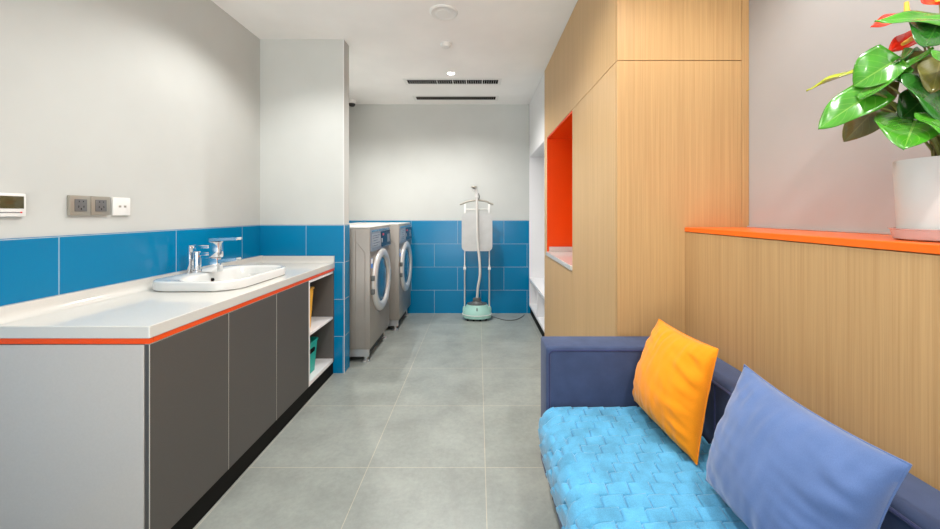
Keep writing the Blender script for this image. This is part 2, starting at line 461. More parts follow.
# ------------------------------------------------------------------ fittings on the left wall
def on_left(y0, y1, z0, z1, d0, d1, bev=0.002):
    return MB().box(XL + d0, XL + d1, y0 - 0.011, y1 - 0.011, z0, z1, bev)
th = thing('wall_thermostat', (XL, 1.394, 1.285), 'white wall thermostat with dark display at the left photo edge', 'thermostat')
on_left(1.351, 1.437, 1.286, 1.375, 0.0, 0.016, 0.004).build('housing', M['white_plastic'], th)
on_left(1.356, 1.428, 1.317, 1.364, 0.0162, 0.0175, 0.0005).build('display', M['lcd'], th)
on_left(1.345 + 0.01, 1.418, 1.301, 1.3035, 0.0162, 0.0172, 0).build('slot_line', M['grey_plastic'], th)
o = on_left(1.417, 1.4225, 1.2995, 1.305, 0.0162, 0.0185, 0.001).build('indicator', M['red'], th); o['label'] = 'small red button'
for i, (a, b, lab) in enumerate(((1.590, 1.676, 'left-hand one of two joined champagne wall sockets, nearer the thermostat'),
                                 (1.677, 1.763, 'right-hand one of two joined champagne wall sockets, beside the white data plate'))):
    s = thing('wall_socket', (XL, (a + b) / 2, 1.287), lab, 'socket', 'champagne wall sockets')
    on_left(a, b, 1.289, 1.377, 0.0005, 0.014, 0.002).build('frame', M['champagne'], s)
    f = on_left(a + 0.018, b - 0.018, 1.307, 1.361, 0.0142, 0.0165, 0.001).build('socket_face', M['grey_face'], s)
    h = MB()
    for yy, zz, w, hh in ((0.035, 1.351, 0.003, 0.006), (0.052, 1.351, 0.003, 0.006), (0.033, 1.328, 0.003, 0.009), (0.054, 1.328, 0.003, 0.009), (0.0435, 1.318, 0.0035, 0.008)):
        h.box(XL + 0.0163, XL + 0.0169, a - 0.011 + yy - w / 2, a - 0.011 + yy + w / 2, zz - hh / 2, zz + hh / 2)
    h.build('pin_holes', M['dark'], f)
s = thing('data_outlet', (XL, 1.822, 1.287), 'white square data outlet with two small ports on the wall', 'outlet')
on_left(1.779, 1.867, 1.288, 1.376, 0.0005, 0.013, 0.002).build('plate', M['white_plastic'], s)
for yy in (1.812, 1.838):
    on_left(yy - 0.006, yy + 0.006, 1.327, 1.337, 0.0132, 0.014, 0).build('port', M['champagne'], s)

# ------------------------------------------------------------------ washing machines
def washer(xf, y0, y1, label):
    w = y1 - y0; yc = (y0 + y1) / 2; xb = xf - 0.66; z0, z1 = 0.118, 1.18
    t = thing('washing_machine', ((xb + xf) / 2, yc, 0), label, 'washing machine')
    body = MB().box(xb, xf, y0, y1, z0, z1 - 0.012, 0.008, 2).build('body', M['washer'], t)
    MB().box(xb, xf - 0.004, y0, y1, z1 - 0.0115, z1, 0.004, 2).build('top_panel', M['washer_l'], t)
    # pressed ridge on the side that faces the room
    k = MB()
    def sx(px): return xf + (px - 370.0) / F * 3.17
    k.tube([(sx(355.5), y0 - 0.0005, z1 - 0.03), (sx(355.5), y0 - 0.0005, 1.055), (sx(364.9), y0 - 0.0005, 0.955), (sx(364.9), y0 - 0.0005, z0 + 0.02)], 0.003, 6)
    k.tube([(sx(355.5), y0 - 0.0005, 1.055), (sx(355.5), y0 - 0.0005, z0 + 0.02)], 0.003, 6)
    k.build('pressed_ridge', M['washer'], body)
    # fascia, slightly tilted
    pz0, pz1 = 0.965, 1.155
    fas = MB().prism([(xf - 0.003, pz0), (xf + 0.016, pz0), (xf + 0.008, pz1), (xf - 0.003, pz1)], 'Y', y0 + 0.012, y1 - 0.012, 0.002).build('control_panel', M['panel_blue'], t)
    def on_f(ya, yb, za, zb, d, name, m, par):
        f0 = lambda z: xf + 0.016 - 0.008 * (z - pz0) / (pz1 - pz0)
        return MB().prism([(f0(za) - 0.001, za), (f0(za) + d, za), (f0(zb) + d, zb), (f0(zb) - 0.001, zb)], 'Y', ya, yb).build(name, m, par)
    on_f(y0 + 0.02, y1 - 0.02, 1.132, 1.15, 0.001, 'top_band', M['steel'], fas)
    on_f(y0 + 0.03, y0 + w * 0.42, 0.995, 1.115, 0.002, 'label_plate', M['panel_line'], fas)
    dsp = on_f(y0 + w * 0.45, y1 - 0.02, 0.98, 1.127, 0.003, 'display_panel', M['panel_dark'], fas)
    on_f(y0 + w * 0.78, y1 - 0.06, 1.01, 1.09, 0.004, 'key_plate', M['panel_blue'], dsp)
    for a, b in ((0.06, 0.38),):
        h = MB()
        for zz in (1.01, 1.032, 1.055, 1.078, 1.098):
            f0 = xf + 0.016 - 0.008 * (zz - pz0) / (pz1 - pz0)
            h.box(f0 + 0.0005, f0 + 0.003, y0 + w * a, y0 + w * (b - 0.05 * ((zz * 1000) % 3)), zz - 0.002, zz + 0.002)
        h.build('print', M['panel_dark'], fas)
    on_f(y0 + w * 0.53, y0 + w * 0.60, 1.085, 1.105, 0.005, 'start_light', M['red'], dsp)
    on_f(y0 + w * 0.46, y0 + w * 0.52, 1.02, 1.06, 0.004, 'readout', M['panel_line'], dsp)
    # door
    zc = 0.67; yd = yc
    prof = [(0.292, 0.0), (0.294, 0.010), (0.287, 0.024), (0.27, 0.032), (0.235, 0.033), (0.218, 0.027), (0.208, 0.014), (0.206, 0.006), (0.206, 0.0)]
    dr = MB().lathe(prof, (xf + 0.0005, yd, zc), 'X', 64, cap0=False, cap1=False)
    door = dr.build('door_ring', M['silver'], t)
    MB().lathe([(0.205, 0.004), (0.205, 0.014), (0.17, 0.022), (0.10, 0.030), (0.001, 0.033), (0.001, 0.027), (0.10, 0.024), (0.17, 0.016), (0.2, 0.006)], (xf + 0.0005, yd, zc), 'X', 48).build('door_glass', M['glass'], door)
    MB().lathe([(0.204, 0.003), (0.204, 0.0012), (0.001, 0.0012), (0.001, 0.0016), (0.15, 0.002)], (xf + 0.0005, yd, zc), 'X', 48).build('drum', M['steel_d'], door)
    MB().box(xf + 0.001, xf + 0.036, yd + 0.25, yd + 0.278, zc - 0.06, zc + 0.06, 0.006).build('door_handle', M['steel'], door)
    for dz in (-0.06, 0.06):
        MB().box(xf + 0.0008, xf + 0.03, y0 + 0.022, y0 + 0.052, zc + dz - 0.022, zc + dz + 0.022, 0.004).build('hinge', M['grey_plastic'], door)
    st = MB().box(xf + 0.0004, xf + 0.0012, y0 + 0.025, y0 + 0.085, 0.815, 0.90).build('sticker', M['sticker'], t)
    MB().box(xf + 0.0013, xf + 0.0018, y0 + 0.029, y0 + 0.081, 0.855, 0.897).build('sticker_top', M['paper'], st)
    # base: recessed plinth and feet
    MB().box(xb + 0.05, xf - 0.045, y0 + 0.05, y1 - 0.03, 0.03, z0 - 0.001).build('base_frame', M['rubber'], t)
    for fx in (xb + 0.06, xf - 0.05):
        for fy in (y0 + 0.045, y1 - 0.05):
            MB().lathe([(0.032, 0.0), (0.032, 0.012), (0.016, 0.02), (0.016, z0 - 0.012), (0.03, z0 - 0.010), (0.03, z0 - 0.001)], (fx, fy, 0), 'Z', 18).build('foot', M['steel_d'], t)
    MB().box(xb + 0.03, xf - 0.012, y0 + 0.01, y0 + 0.03, 0.055, z0 - 0.001).build('base_rail', M['steel_d'], t)
    return t
washer(-0.933, 3.17, 3.865, 'nearer grey front-loading washing machine, right behind the tiled stub wall')
washer(-0.868, 4.035, 4.725, 'farther grey front-loading washing machine, against the blue tiled back wall')

# ------------------------------------------------------------------ garment steamer
sx, sy = -0.012, 4.50
stm = thing('garment_steamer', (sx, sy, 0), 'mint and white upright garment steamer standing before the blue tiled back wall', 'garment steamer')
base = MB().lathe([(0.15, 0.02), (0.172, 0.03), (0.178, 0.06), (0.172, 0.10), (0.15, 0.125), (0.135, 0.165), (0.12, 0.185), (0.08, 0.19)], (sx, sy, 0), 'Z', 40, 1.0, 0.72).build('base', M['mint'], stm)
MB().lathe([(0.181, 0.066), (0.183, 0.07), (0.181, 0.074)], (sx, sy, 0), 'Z', 40, 1.0, 0.72).build('seam_band', M['white_plastic'], base)
MB().box(sx - 0.006, sx + 0.006, sy - 0.112, sy - 0.098, 0.125, 0.16, 0.002).build('dial', M['grey_plastic'], base)
MB().lathe([(0.122, 0.186), (0.12, 0.195), (0.07, 0.20), (0.06, 0.215), (0.05, 0.22), (0.05, 0.255), (0.03, 0.262)], (sx, sy, 0), 'Z', 30, 1.0, 0.72).build('hose_socket', M['grey_plastic'], base)
for a, b in ((-0.11, -0.07), (0.11, -0.07), (-0.11, 0.07), (0.11, 0.07), (-0.04, -0.09), (0.04, -0.09)):
    MB().lathe([(0.012, -0.012), (0.016, -0.009), (0.016, 0.009), (0.012, 0.012)], (sx + a, sy + b, 0.0165), 'X', 16).build('wheel', M['rubber'], base)
for px in (-0.164, 0.139):
    pl = MB().lathe([(0.0085, 0.09), (0.0085, 0.62), (0.011, 0.625), (0.011, 0.65), (0.007, 0.655), (0.007, 1.40)], (px, sy + 0.02, 0), 'Z', 14).build('pole', M['alu'], stm)
    MB().box(px - 0.016, px + 0.016, sy + 0.0, sy + 0.04, 0.60, 0.635, 0.005).build('pole_clamp', M['white_plastic'], pl)
    MB().lathe([(0.024, 0.05), (0.026, 0.12), (0.018, 0.15)], (px, sy + 0.02, 0), 'Z', 18).build('pole_socket', M['mint'], pl)
ring_ = rrect(sx - 0.187, sx + 0.187, 0.835, 1.30, 0.055, 8)
MB().prism(ring_, 'Y', sy + 0.006, sy - 0.022, 0.006).build('ironing_board', M['board'], stm)
path = smooth_path([(sx - 0.21, sy + 0.01, 1.405), (sx - 0.19, sy + 0.01, 1.412), (sx - 0.1, sy + 0.01, 1.445), (sx, sy + 0.01, 1.455), (sx + 0.1, sy + 0.01, 1.445), (sx + 0.18, sy + 0.01, 1.412), (sx + 0.2, sy + 0.01, 1.405)], 5)
MB().tube(path, 0.012, 10).build('hanger', M['grey_plastic'], stm).data.materials[0] = M['champagne']
MB().tube([(sx - 0.16, sy + 0.012, 1.345), (sx + 0.16, sy + 0.012, 1.345)], 0.007, 8).build('cross_rod', M['alu'], stm)
for px in (-0.16, 0.137):
    MB().box(px - 0.012, px + 0.012, sy + 0.0, sy + 0.03, 1.30, 1.41, 0.004).build('clip', M['white_plastic'], stm)
hp = smooth_path([(sx, sy, 0.25), (sx + 0.012, sy - 0.03, 0.40), (sx + 0.035, sy - 0.05, 0.55), (sx + 0.03, sy - 0.06, 0.72), (sx + 0.008, sy - 0.06, 0.95), (sx, sy - 0.055, 1.2), (sx - 0.002, sy - 0.05, 1.42), (sx - 0.004, sy - 0.045, 1.50)], 8)
MB().tube(hp, 0.0155, 12).build('hose', M['hose'], stm)
hd = MB().tube([(sx - 0.004, sy - 0.045, 1.49), (sx - 0.006, sy - 0.05, 1.53), (sx - 0.02, sy - 0.06, 1.575), (sx - 0.036, sy - 0.075, 1.60)], 0.019, 14, 0.03).build('steam_head', M['white_plastic'], stm)
MB().lathe([(0.036, 0.0), (0.038, 0.008), (0.03, 0.02), (0.004, 0.024)], (sx - 0.034, sy - 0.075, 1.603), 'Z', 20).build('nozzle', M['champagne'], hd)
MB().tube([(sx + 0.016, sy - 0.04, 1.54), (sx + 0.03, sy - 0.035, 1.50), (sx + 0.02, sy - 0.03, 1.46)], 0.006, 8).build('trigger', M['grey_plastic'], hd)
cp = smooth_path([(sx + 0.15, sy + 0.02, 0.03), (sx + 0.24, sy + 0.03, 0.006), (sx + 0.34, sy - 0.06, 0.005), (sx + 0.46, sy - 0.05, 0.005), (sx + 0.55, sy + 0.06, 0.005), (sx + 0.6, sy + 0.17, 0.005)], 8)
MB().tube(cp, 0.0045, 8).build('power_cord', M['grey_plastic'], stm)

# ------------------------------------------------------------------ tall oak cabinet
KX, KY0, KY1 = 0.661, 1.745, 3.648
ZS = 2.025
YN0, YN1 = 2.572, 3.516
cab = thing('tall_cabinet', (0.97, 2.7, 0), 'floor-to-ceiling oak cabinet with an orange niche, at the end of the sofa', 'cabinet')
g = 0.0016; D = 0.018
XE = 1.255                                         # filler strip between the end panel and the wall
box('end_panel', M['wood'], cab, KX + 0.001, XE - g, KY0, KY0 + D, 0.0, ZS - g, 0.0006)
box('end_panel', M['wood'], cab, KX + 0.001, XE - g, KY0, KY0 + D, ZS + g, HC - 0.001, 0.0006)
box('filler_strip', M['wood'], cab, XE + g * 0.5, XR - 0.001, KY0 + 0.001, KY0 + D, 0.0, HC - 0.001, 0.0006)
box('upper_door', M['wood3'], cab, KX, KX + D, KY0 + D + 0.001, KY1 - 0.001, ZS + g, HC - 0.001, 0.0006)
box('tall_door', M['wood3'], cab, KX, KX + D, KY0 + D + 0.001, YN0 - 0.001, 0.0, ZS - g, 0.0006)
box('lower_door', M['wood3'], cab, KX, KX + D, YN0 + 0.001, KY1 - 0.001, 0.0, 0.894, 0.0006)
box('frame_stile', M['wood3'], cab, KX, KX + D, YN1 + 0.001, KY1 - 0.001, 0.8955, ZS - g, 0.0006)
box('far_side', M['wood3'], cab, KX + D + 0.001, XR - 0.001, KY1 - D, KY1 - 0.001, 0.0, HC - 0.001, 0.0006)
m = MB()
ND = XR - 0.06
m.box(KX + 0.0005, ND, YN1, YN1 + 0.016, 0.897, 2.008)             # far cheek
m.box(KX + D + 0.001, ND, YN0 - 0.016, YN0 - 0.0015, 0.897, 2.008)       # near cheek
m.box(ND, ND + 0.016, YN0, YN1, 0.897, 2.008)                      # back
m.box(KX + 0.0005, ND, YN0, YN1, 2.008, 2.022)                     # soffit
nl = m.build('niche_lining', M['orange'], cab); nl['label'] = 'orange niche lining'
nt = box('niche_worktop', M['quartz'], cab, KX - 0.012, ND - 0.001, YN0 + 0.001, YN1 - 0.001, 0.897, 0.932, 0.002)
nt['label'] = 'white stone shelf in the niche'
m = MB().box(KX + 0.02, ND - 0.02, YN1 - 0.019, YN1 - 0.001, 0.9325, 0.978).box(ND - 0.019, ND - 0.001, YN0 + 0.001, YN1 - 0.001, 0.9325, 0.978)
m.build('niche_upstand', M['quartz'], nt)

# white open unit beyond it
UY0, UY1 = KY1 + 0.001, YB - T - 0.001
un = thing('shoe_bench_unit', (0.97, 4.2, 0), 'white open wardrobe unit with bench cubbies between oak cabinet and back wall', 'storage unit')
box('upper_cupboard', M['white_lam'], un, KX + 0.002, XR - 0.001, UY0, UY1, 2.02, HC - 0.001)
for a, b in ((UY0, UY0 + 0.018), (UY1 - 0.018, UY1)):
    box('side_panel', M['white_lam'], un, KX + 0.002, XR - 0.02, a, b, 0.10, 2.0195)
box('back_panel', M['white_lam'], un, XR - 0.0195, XR - 0.001, UY0, UY1, 0.10, 2.0195)
box('bench_board', M['white_lam'], un, KX, XR - 0.02, UY0 + 0.0185, UY1 - 0.0185, 0.436, 0.466)
box('bottom_board', M['white_lam'], un, KX + 0.002, XR - 0.02, UY0 + 0.0185, UY1 - 0.0185, 0.10, 0.13)
box('cubby_divider', M['white_lam'], un, KX + 0.002, XR - 0.02, 4.122, 4.142, 0.1305, 0.4355)
box('plinth', M['black'], un, KX + 0.016, XR - 0.02, UY0, UY1, 0.0, 0.0995, 0)

# ------------------------------------------------------------------ ledge behind the sofa
LX = 0.985
led = thing('ledge', (1.14, 0.2, 0), 'waist-high oak-clad ledge with bright orange top behind the sofa', 'ledge')
box('front_panel', M['wood2'], led, LX, LX + 0.018, YF + 0.001, KY0 - 0.001, 0.0, 1.2095, 0.0006)
o = box('top', M['orange_top'], led, LX - 0.004, XR - 0.001, YF + 0.001, KY0 - 0.001, 1.211, 1.232, 0.002)
o['label'] = 'bright orange top board'
box('wall_batten', M['wall_r'], led, XR - 0.012, XR - 0.001, YF + 0.001, KY0 - 0.001, 1.2325, 1.240, 0.001)

# ------------------------------------------------------------------ sofa
sofa = thing('sofa', (0.64, 0.85, 0), 'navy fabric sofa with square arms in front of the oak ledge', 'sofa')
SXF, SXB, SYN, SYF = 0.295, 0.978, -0.08, 1.738
AZ = 0.72; AT = 0.15; BX = 0.84
MB().box(SXF + 0.004, SXB, SYN + AT, SYF - AT, 0.145, 0.30, 0.012, 3).build('base', M['navy'], sofa)
def arm(y0, y1, face):
    a = MB().box(SXF, SXB, y0, y1, 0.14, AZ, 0.014, 4).build('arm', M['navy'], sofa)
    yf = face
    p = []
    for x, z in rrect(SXF + 0.014, SXB - 0.14, 0.16, AZ - 0.016, 0.02, 5):
        p.append((x, yf, z))
    p.append(p[0])
    MB().tube(p, 0.0045, 8).build('piping', M['navy_pipe'], a)
arm(SYF - AT, SYF, SYF - AT + 0.001)
arm(SYN, SYN + AT, SYN + AT - 0.001)
bk = MB().box(BX, SXB, SYN + AT + 0.002, SYF - AT - 0.002, 0.302, AZ, 0.020, 4).build('backrest', M['navy'], sofa)
MB().tube([(BX - 0.002, SYN + AT + 0.02, AZ - 0.022), (BX - 0.002, SYF - AT - 0.01, AZ - 0.022)], 0.005, 8).build('piping', M['navy_pipe'], bk)
MB().tube([(BX - 0.002, 1.30, AZ - 0.02), (BX - 0.002, 1.30, 0.47)], 0.004, 8).build('seam', M['navy_pipe'], bk)
MB().box(SXF - 0.012, BX - 0.004, SYN + AT + 0.004, SYF - AT - 0.004, 0.302, 0.449, 0.05, 5).build('seat_cushion', M['navy'], sofa)
for x in (SXF + 0.06, SXB - 0.06):
    for y in (SYN + 0.07, SYF - 0.07):
        MB().lathe([(0.018, 0.0), (0.026, 0.139)], (x, y, 0), 'Z', 16).build('leg', M['legwood'], sofa)

# plush seat cover: a real relief of staggered ramps
def cover():
    prof = []                                       # (x, z, nx, nz)
    xo, zt, r = 0.266, 0.464, 0.075
    n1 = 150
    L1 = (BX - 0.008) - (xo + r)
    for i in range(n1):
        prof.append((BX - 0.008 - L1 * i / n1, zt, 0, 1))
    for i in range(16):
        a = PI / 2 * i / 15
        prof.append((xo + r - r * math.sin(a), zt - r + r * math.cos(a), -math.sin(a), math.cos(a)))
    for i in range(1, 17):
        prof.append((xo + 0.016 * (i / 16) ** 2, zt - r - 0.115 * i / 16, -1, 0))
    ylo, yhi = SYN + AT + 0.006, SYF - AT - 0.006
    ny = 400; bm = bmesh.new(); outer = []; inner = []
    s = 0.0; ss = [0.0]
    for a, b in zip(prof[:-1], prof[1:]):
        s += math.hypot(b[0] - a[0], b[1] - a[1]); ss.append(s)
    cw, rh = 0.070, 0.047
    for j in range(ny + 1):
        y = ylo + (yhi - ylo) * j / ny
        ro, ri = [], []
        for i, (x, z, nx, nz) in enumerate(prof):
            wob = 0.004 * noise.noise(Vector((x * 6, y * 6, z * 6)))
            yy = y + 0.004 * noise.noise(Vector((x * 9, y * 9, 3.1)))
            row = math.floor(yy / rh)
            v = yy / rh - row
            u = (ss[i] + 0.005 * noise.noise(Vector((y * 8, x * 8, 7.7)))) / cw + 0.42 * row
            uu = u - math.floor(u)
            h = 0.017 * ((0.25 + 0.75 * v) * min(1.0, (1 - v) / 0.10) * min(1.0, uu / 0.07) * (1.0 - 0.45 * uu)) - 0.008 * max(max(0, 1 - (1 - v) / 0.10), max(0, 1 - v / 0.05), max(0, 1 - uu / 0.05), max(0, 1 - (1 - uu) / 0.05))
            e = min(1.0, (ny - j) / 3.0, j / 3.0)
            d = wob + h * e
            edge = 0.006 * math.sin(y * 17 + 1) if i == len(prof) - 1 else 0
            ro.append(bm.verts.new((x + nx * d, y, z + nz * d + edge)))
            ri.append(bm.verts.new((x - nx * 0.010, y, z - nz * 0.010 + edge)))
        outer.append(ro); inner.append(ri)
    n = len(prof)
    for j in range(ny):
        for i in range(n - 1):
            bm.faces.new((outer[j][i], outer[j][i + 1], outer[j + 1][i + 1], outer[j + 1][i]))
            bm.faces.new((inner[j][i], inner[j + 1][i], inner[j + 1][i + 1], inner[j][i + 1]))
        for i in (0, n - 1):
            f = (outer[j][i], outer[j + 1][i], inner[j + 1][i], inner[j][i])
            bm.faces.new(f)
    for j in (0, ny):
        for i in range(n - 1):
            bm.faces.new((outer[j][i], outer[j][i + 1], inner[j][i + 1], inner[j][i]))
    m = MB(); m.bm.free(); m.bm = bm
    return m.build('seat_cover', M['blanket'], None, angle=75)
tag(cover(), 'sky blue plush seat cover with a stepped relief lying over the sofa seat', 'seat cover')

# cushions
def pillow(name, bl, br, tr, tl, thick, m, label, seed, pinch=0.07, wr=0.004, front=1.0, side=1):
    bl, br, tr, tl = map(Vector, (bl, br, tr, tl))
    nrm = (br - bl).cross(tl - bl).normalized()
    cen = (bl + br + tr + tl) / 4
    o = thing(name, cen - Vector((0, 0, (tl - bl).length / 2)), label, 'cushion')
    n = 56; bm = bmesh.new()
    def pt(i, j, sgn):
        u, v = -1 + 2 * i / n, -1 + 2 * j / n
        uu = u * (1 - pinch * (1 - v * v) * abs(u) ** 3); vv = v * (1 - pinch * (1 - u * u) * abs(v) ** 3)
        a, b = (uu + 1) / 2, (vv + 1) / 2
        p = bl * (1 - a) * (1 - b) + br * a * (1 - b) + tr * a * b + tl * (1 - a) * b
        e = max(0.0, (1 - u * u)) ** 0.5 * max(0.0, (1 - v * v)) ** 0.5
        sag = 1 - 0.18 * v
        k = Vector((u * 2.2 + seed + v, v * 6.5 + 1.5 * u, sgn))
        k2 = Vector((u * 9.0, v * 2.2 + seed, sgn * 2))
        edge = abs(u) ** 2.5 * (1 - abs(u) ** 10); edge2 = abs(v) ** 2.5 * (1 - abs(v) ** 10)
        w = wr * (noise.noise(k) * (0.35 + (3.6 if u > 0 else 1.6) * edge) + noise.noise(k2) * (0.3 + 1.6 * edge2)) * min(1, e * 1.6)
        d = thick * (front if sgn > 0 else 0.35) * e * sag + w
        return p + nrm * sgn * d
    grids = {}
    for sgn in (1, -1):
        g = {}
        for i in range(n + 1):
            for j in range(n + 1):
                if sgn < 0 and (i in (0, n) or j in (0, n)):
                    g[i, j] = grids[1][i, j]
                else:
                    g[i, j] = bm.verts.new(pt(i, j, sgn))
        grids[sgn] = g
        for i in range(n):
            for j in range(n):
                bm.faces.new((g[i, j], g[i + 1, j], g[i + 1, j + 1], g[i, j + 1]))
    # seam around the rim
    rim = [grids[1][i, 0].co.copy() for i in range(n)] + [grids[1][n, j].co.copy() for j in range(n)] + \
          [grids[1][i, n].co.copy() for i in range(n, 0, -1)] + [grids[1][0, j].co.copy() for j in range(n, 0, -1)]
    q = MB(); q.bm.free(); q.bm = bm
    c = q.build('cover', m, o, angle=70)
    MB().tube(rim + [rim[0]], 0.0022, 6).build('seam', m, c)
    return o
pillow('yellow_cushion', (0.660, 1.55, 0.510), (0.710, 1.190, 0.484), (0.818, 1.250, 0.836), (0.776, 1.575, 0.845), 0.10, M['yellow'],
       'bright yellow-orange square cushion leaning on the sofa back near the far arm', 3.3, 0.045, 0.007)
pillow('blue_cushion', (0.690, 1.110, 0.492), (0.720, 0.70, 0.486), (0.812, 0.688, 0.828), (0.790, 1.088, 0.850), 0.105, M['bluepil'],
       'large periwinkle blue cushion in the foreground, leaning on the sofa back', 8.1, 0.085, 0.006)
pillow('navy_cushion', (0.755, 0.62, 0.485), (0.755, 0.22, 0.485), (0.808, 0.22, 0.745), (0.808, 0.62, 0.745), 0.03, M['navy_dark'],
       'dark navy plush cushion mostly hidden behind the periwinkle cushion at bottom right', 1.7, 0.03, 0.003)

# ------------------------------------------------------------------ plant
PC = Vector((1.137, 0.879, 1.2325))
tag(MB().lathe([(0.088, 0.0), (0.096, 0.004), (0.101, 0.026), (0.105, 0.028), (0.105, 0.030), (0.099, 0.030), (0.094, 0.008), (0.001, 0.006)], PC, 'Z', 48).build('plant_saucer', M['clear'], None),
    'clear ribbed plastic saucer under the white flower pot', 'saucer')
pot = thing('potted_anthurium', PC + Vector((0, 0, 0.009)), 'glossy green anthurium with red flowers in a white pot on the orange ledge', 'plant')
P0 = PC + Vector((0, 0, 0.009))
MB().lathe([(0.080, 0.0), (0.089, 0.003), (0.0925, 0.10), (0.0965, 0.184), (0.0965, 0.189), (0.0915, 0.189), (0.088, 0.15), (0.001, 0.149)], P0, 'Z', 56).build('pot', M['pot'], pot)
MB().lathe([(0.087, 0.150), (0.086, 0.163), (0.05, 0.168), (0.001, 0.170)], P0, 'Z', 30).build('soil', M['soil'], pot)
SOIL = P0 + Vector((0, 0, 0.166))

def leaf(name, base, tip, up, width, m, fold=0.25, droop=0.15, lobe=0.22, par=pot, thick=0.0012, twist=0.0):
    base, tip, up = Vector(base), Vector(tip), Vector(up)
    ax = tip - base; L = ax.length; ax.normalize()
    side = ax.cross(up).normalized(); nn = side.cross(ax).normalized()
    nt, ns = 22, 12
    bm = bmesh.new(); uvl = bm.loops.layers.uv.new('UVMap')
    V = {}; uvs = {}
    for i in range(nt + 1):
        t = i / nt
        hw = width * 0.5 * (min(1.0, t / 0.04) ** 0.5) * (1.0 - 0.25 * math.exp(-t * 9)) * max(0.0, 1 - t ** 2.3) ** 0.85 * (1.08 - 0.1 * t)
        for j in range(ns + 1):
            s = -1 + 2 * j / ns
            back = lobe * L * abs(s) ** 1.3 * (1 - t) ** 3
            along = t * L - back
            a = twist * t
            w = s * hw
            h = fold * abs(w) + 0.004 * math.sin(t * 9 + s * 3) * abs(s) - droop * L * (t ** 2) * 1.0 - droop * 0.6 * L * (s * hw / max(width, 1e-4)) ** 2 * 2 + droop * L * t * 0.55
            p = base + ax * along + (side * math.cos(a) + nn * math.sin(a)) * w + (nn * math.cos(a) - side * math.sin(a)) * h
            V[i, j] = bm.verts.new(p); uvs[V[i, j]] = (t, (s + 1) / 2)
    for i in range(nt):
        for j in range(ns):
            f = bm.faces.new((V[i, j], V[i + 1, j], V[i + 1, j + 1], V[i, j + 1]))
            for lp in f.loops: lp[uvl].uv = uvs[lp.vert]
    o0 = origin(par); bmesh.ops.translate(bm, verts=bm.verts, vec=-o0)
    for f in bm.faces: f.smooth = True
    me = bpy.data.meshes.new(name); bm.to_mesh(me); bm.free(); me.materials.append(m)
    o = bpy.data.objects.new(name, me); C.objects.link(o); o.parent = par
    sd = o.modifiers.new('thickness', 'SOLIDIFY'); sd.thickness = thick; sd.offset = 0
    return o

def stalk(end, root, o, bend=0.03, m='stem', r=0.0032):
    end, root = Vector(end), Vector(root)
    mid = (end + root) / 2 + Vector((0, 0, bend))
    pts = smooth_path([root, root.lerp(mid, 0.6) + Vector((0, 0, bend * 0.5)), mid.lerp(end, 0.5) + Vector((0, 0, bend)), end], 6)
    return MB().tube(pts, r, 8, r * 0.7).build('petiole', M[m], o)

rnd = random.Random(4)
def root():
    a = rnd.uniform(0, 2 * PI); r = rnd.uniform(0.005, 0.045)
    return SOIL + Vector((r * math.cos(a), r * math.sin(a), -0.004))
# (base px, py, Y), (tip px, py, Y), facing, width, material, fold, droop
L = [
    ((853, 73, 1.02), (806, 90, 1.10), (-0.40, -0.12, 0.95), 0.085, 'leaf_y', 0.25, 0.05),     # thin yellowing, edge on
    ((892, 63, 0.92), (853, 86, 0.97), (-0.40, -0.80, 0.55), 0.125, 'leaf', 0.30, 0.10),      # shiny upper left
    ((872, 92, 0.93), (935, 49, 0.86), (-0.30, -0.30, 1.0), 0.085, 'leaf', 0.20, -0.10),     # curling bright one
    ((870, 95, 0.95), (818, 128, 1.00), (-0.50, -0.75, 0.60), 0.102, 'leaf', 0.22, 0.10),    # big lower left
    ((876, 108, 0.99), (844, 142, 1.05), (-0.2, -0.90, 0.35), 0.085, 'leaf_o', 0.15, 0.05),  # underside behind
    ((888, 86, 1.00), (880, 112, 1.02), (-0.2, -0.95, 0.1), 0.05, 'leaf_o', 0.2, 0.05),
    ((916, 119, 0.90), (906, 143, 0.80), (-0.10, -0.35, 0.95), 0.140, 'leaf', 0.28, 0.16),   # low centre
    ((922, 100, 0.90), (902, 118, 0.90), (-0.3, -0.9, 0.35), 0.085, 'leaf_d', 0.12, 0.05),   # dark round
    ((931, 82, 0.86), (945, 120, 0.80), (-0.1, -0.8, 0.5), 0.12, 'leaf_d', 0.15, 0.10),
    ((942, 118, 0.82), (962, 141, 0.74), (-0.1, -0.5, 0.9), 0.09, 'leaf', 0.2, 0.1),
    ((948, 20, 0.86), (877, 18, 0.90), (-0.10, -0.80, 0.65), 0.070, 'leaf', 0.20, 0.12),      # top arching
    ((940, 20, 0.88), (925, 46, 0.84), (-0.3, -0.8, 0.4), 0.11, 'leaf_d', 0.1, 0.02),
    ((905, 62, 0.98), (926, 88, 0.98), (-0.3, -0.9, 0.4), 0.11, 'leaf_d', 0.1, 0.05),
    ((930, 58, 0.93), (918, 90, 0.93), (-0.4, -0.9, 0.2), 0.08, 'leaf_o', 0.15, 0.05),
    ((940, 62, 0.85), (932, 92, 0.83), (-0.5, -0.8, 0.3), 0.07, 'leaf_o', 0.15, 0.05),
    ((897, 66, 0.94), (914, 50, 0.90), (-0.35, -0.7, 0.7), 0.10, 'leaf_d', 0.2, -0.05),
    ((960, 60, 0.80), (985, 90, 0.74), (0.1, -0.6, 0.9), 0.12, 'leaf', 0.2, 0.12),
    ((965, 40, 0.84), (1010, 30, 0.80), (0.1, -0.3, 1), 0.11, 'leaf', 0.2, 0.12),
    ((970, 90, 0.86), (1010, 110, 0.80), (0.1, -0.5, 1), 0.11, 'leaf_d', 0.2, 0.12),
]
for b, t, up, w, mm, fo, dr in L:
    pb = at(*b)
    lf = leaf('leaf', pb, at(*t), up, w, M[mm], fo, dr)
    stalk(pb, root(), lf, 0.015)
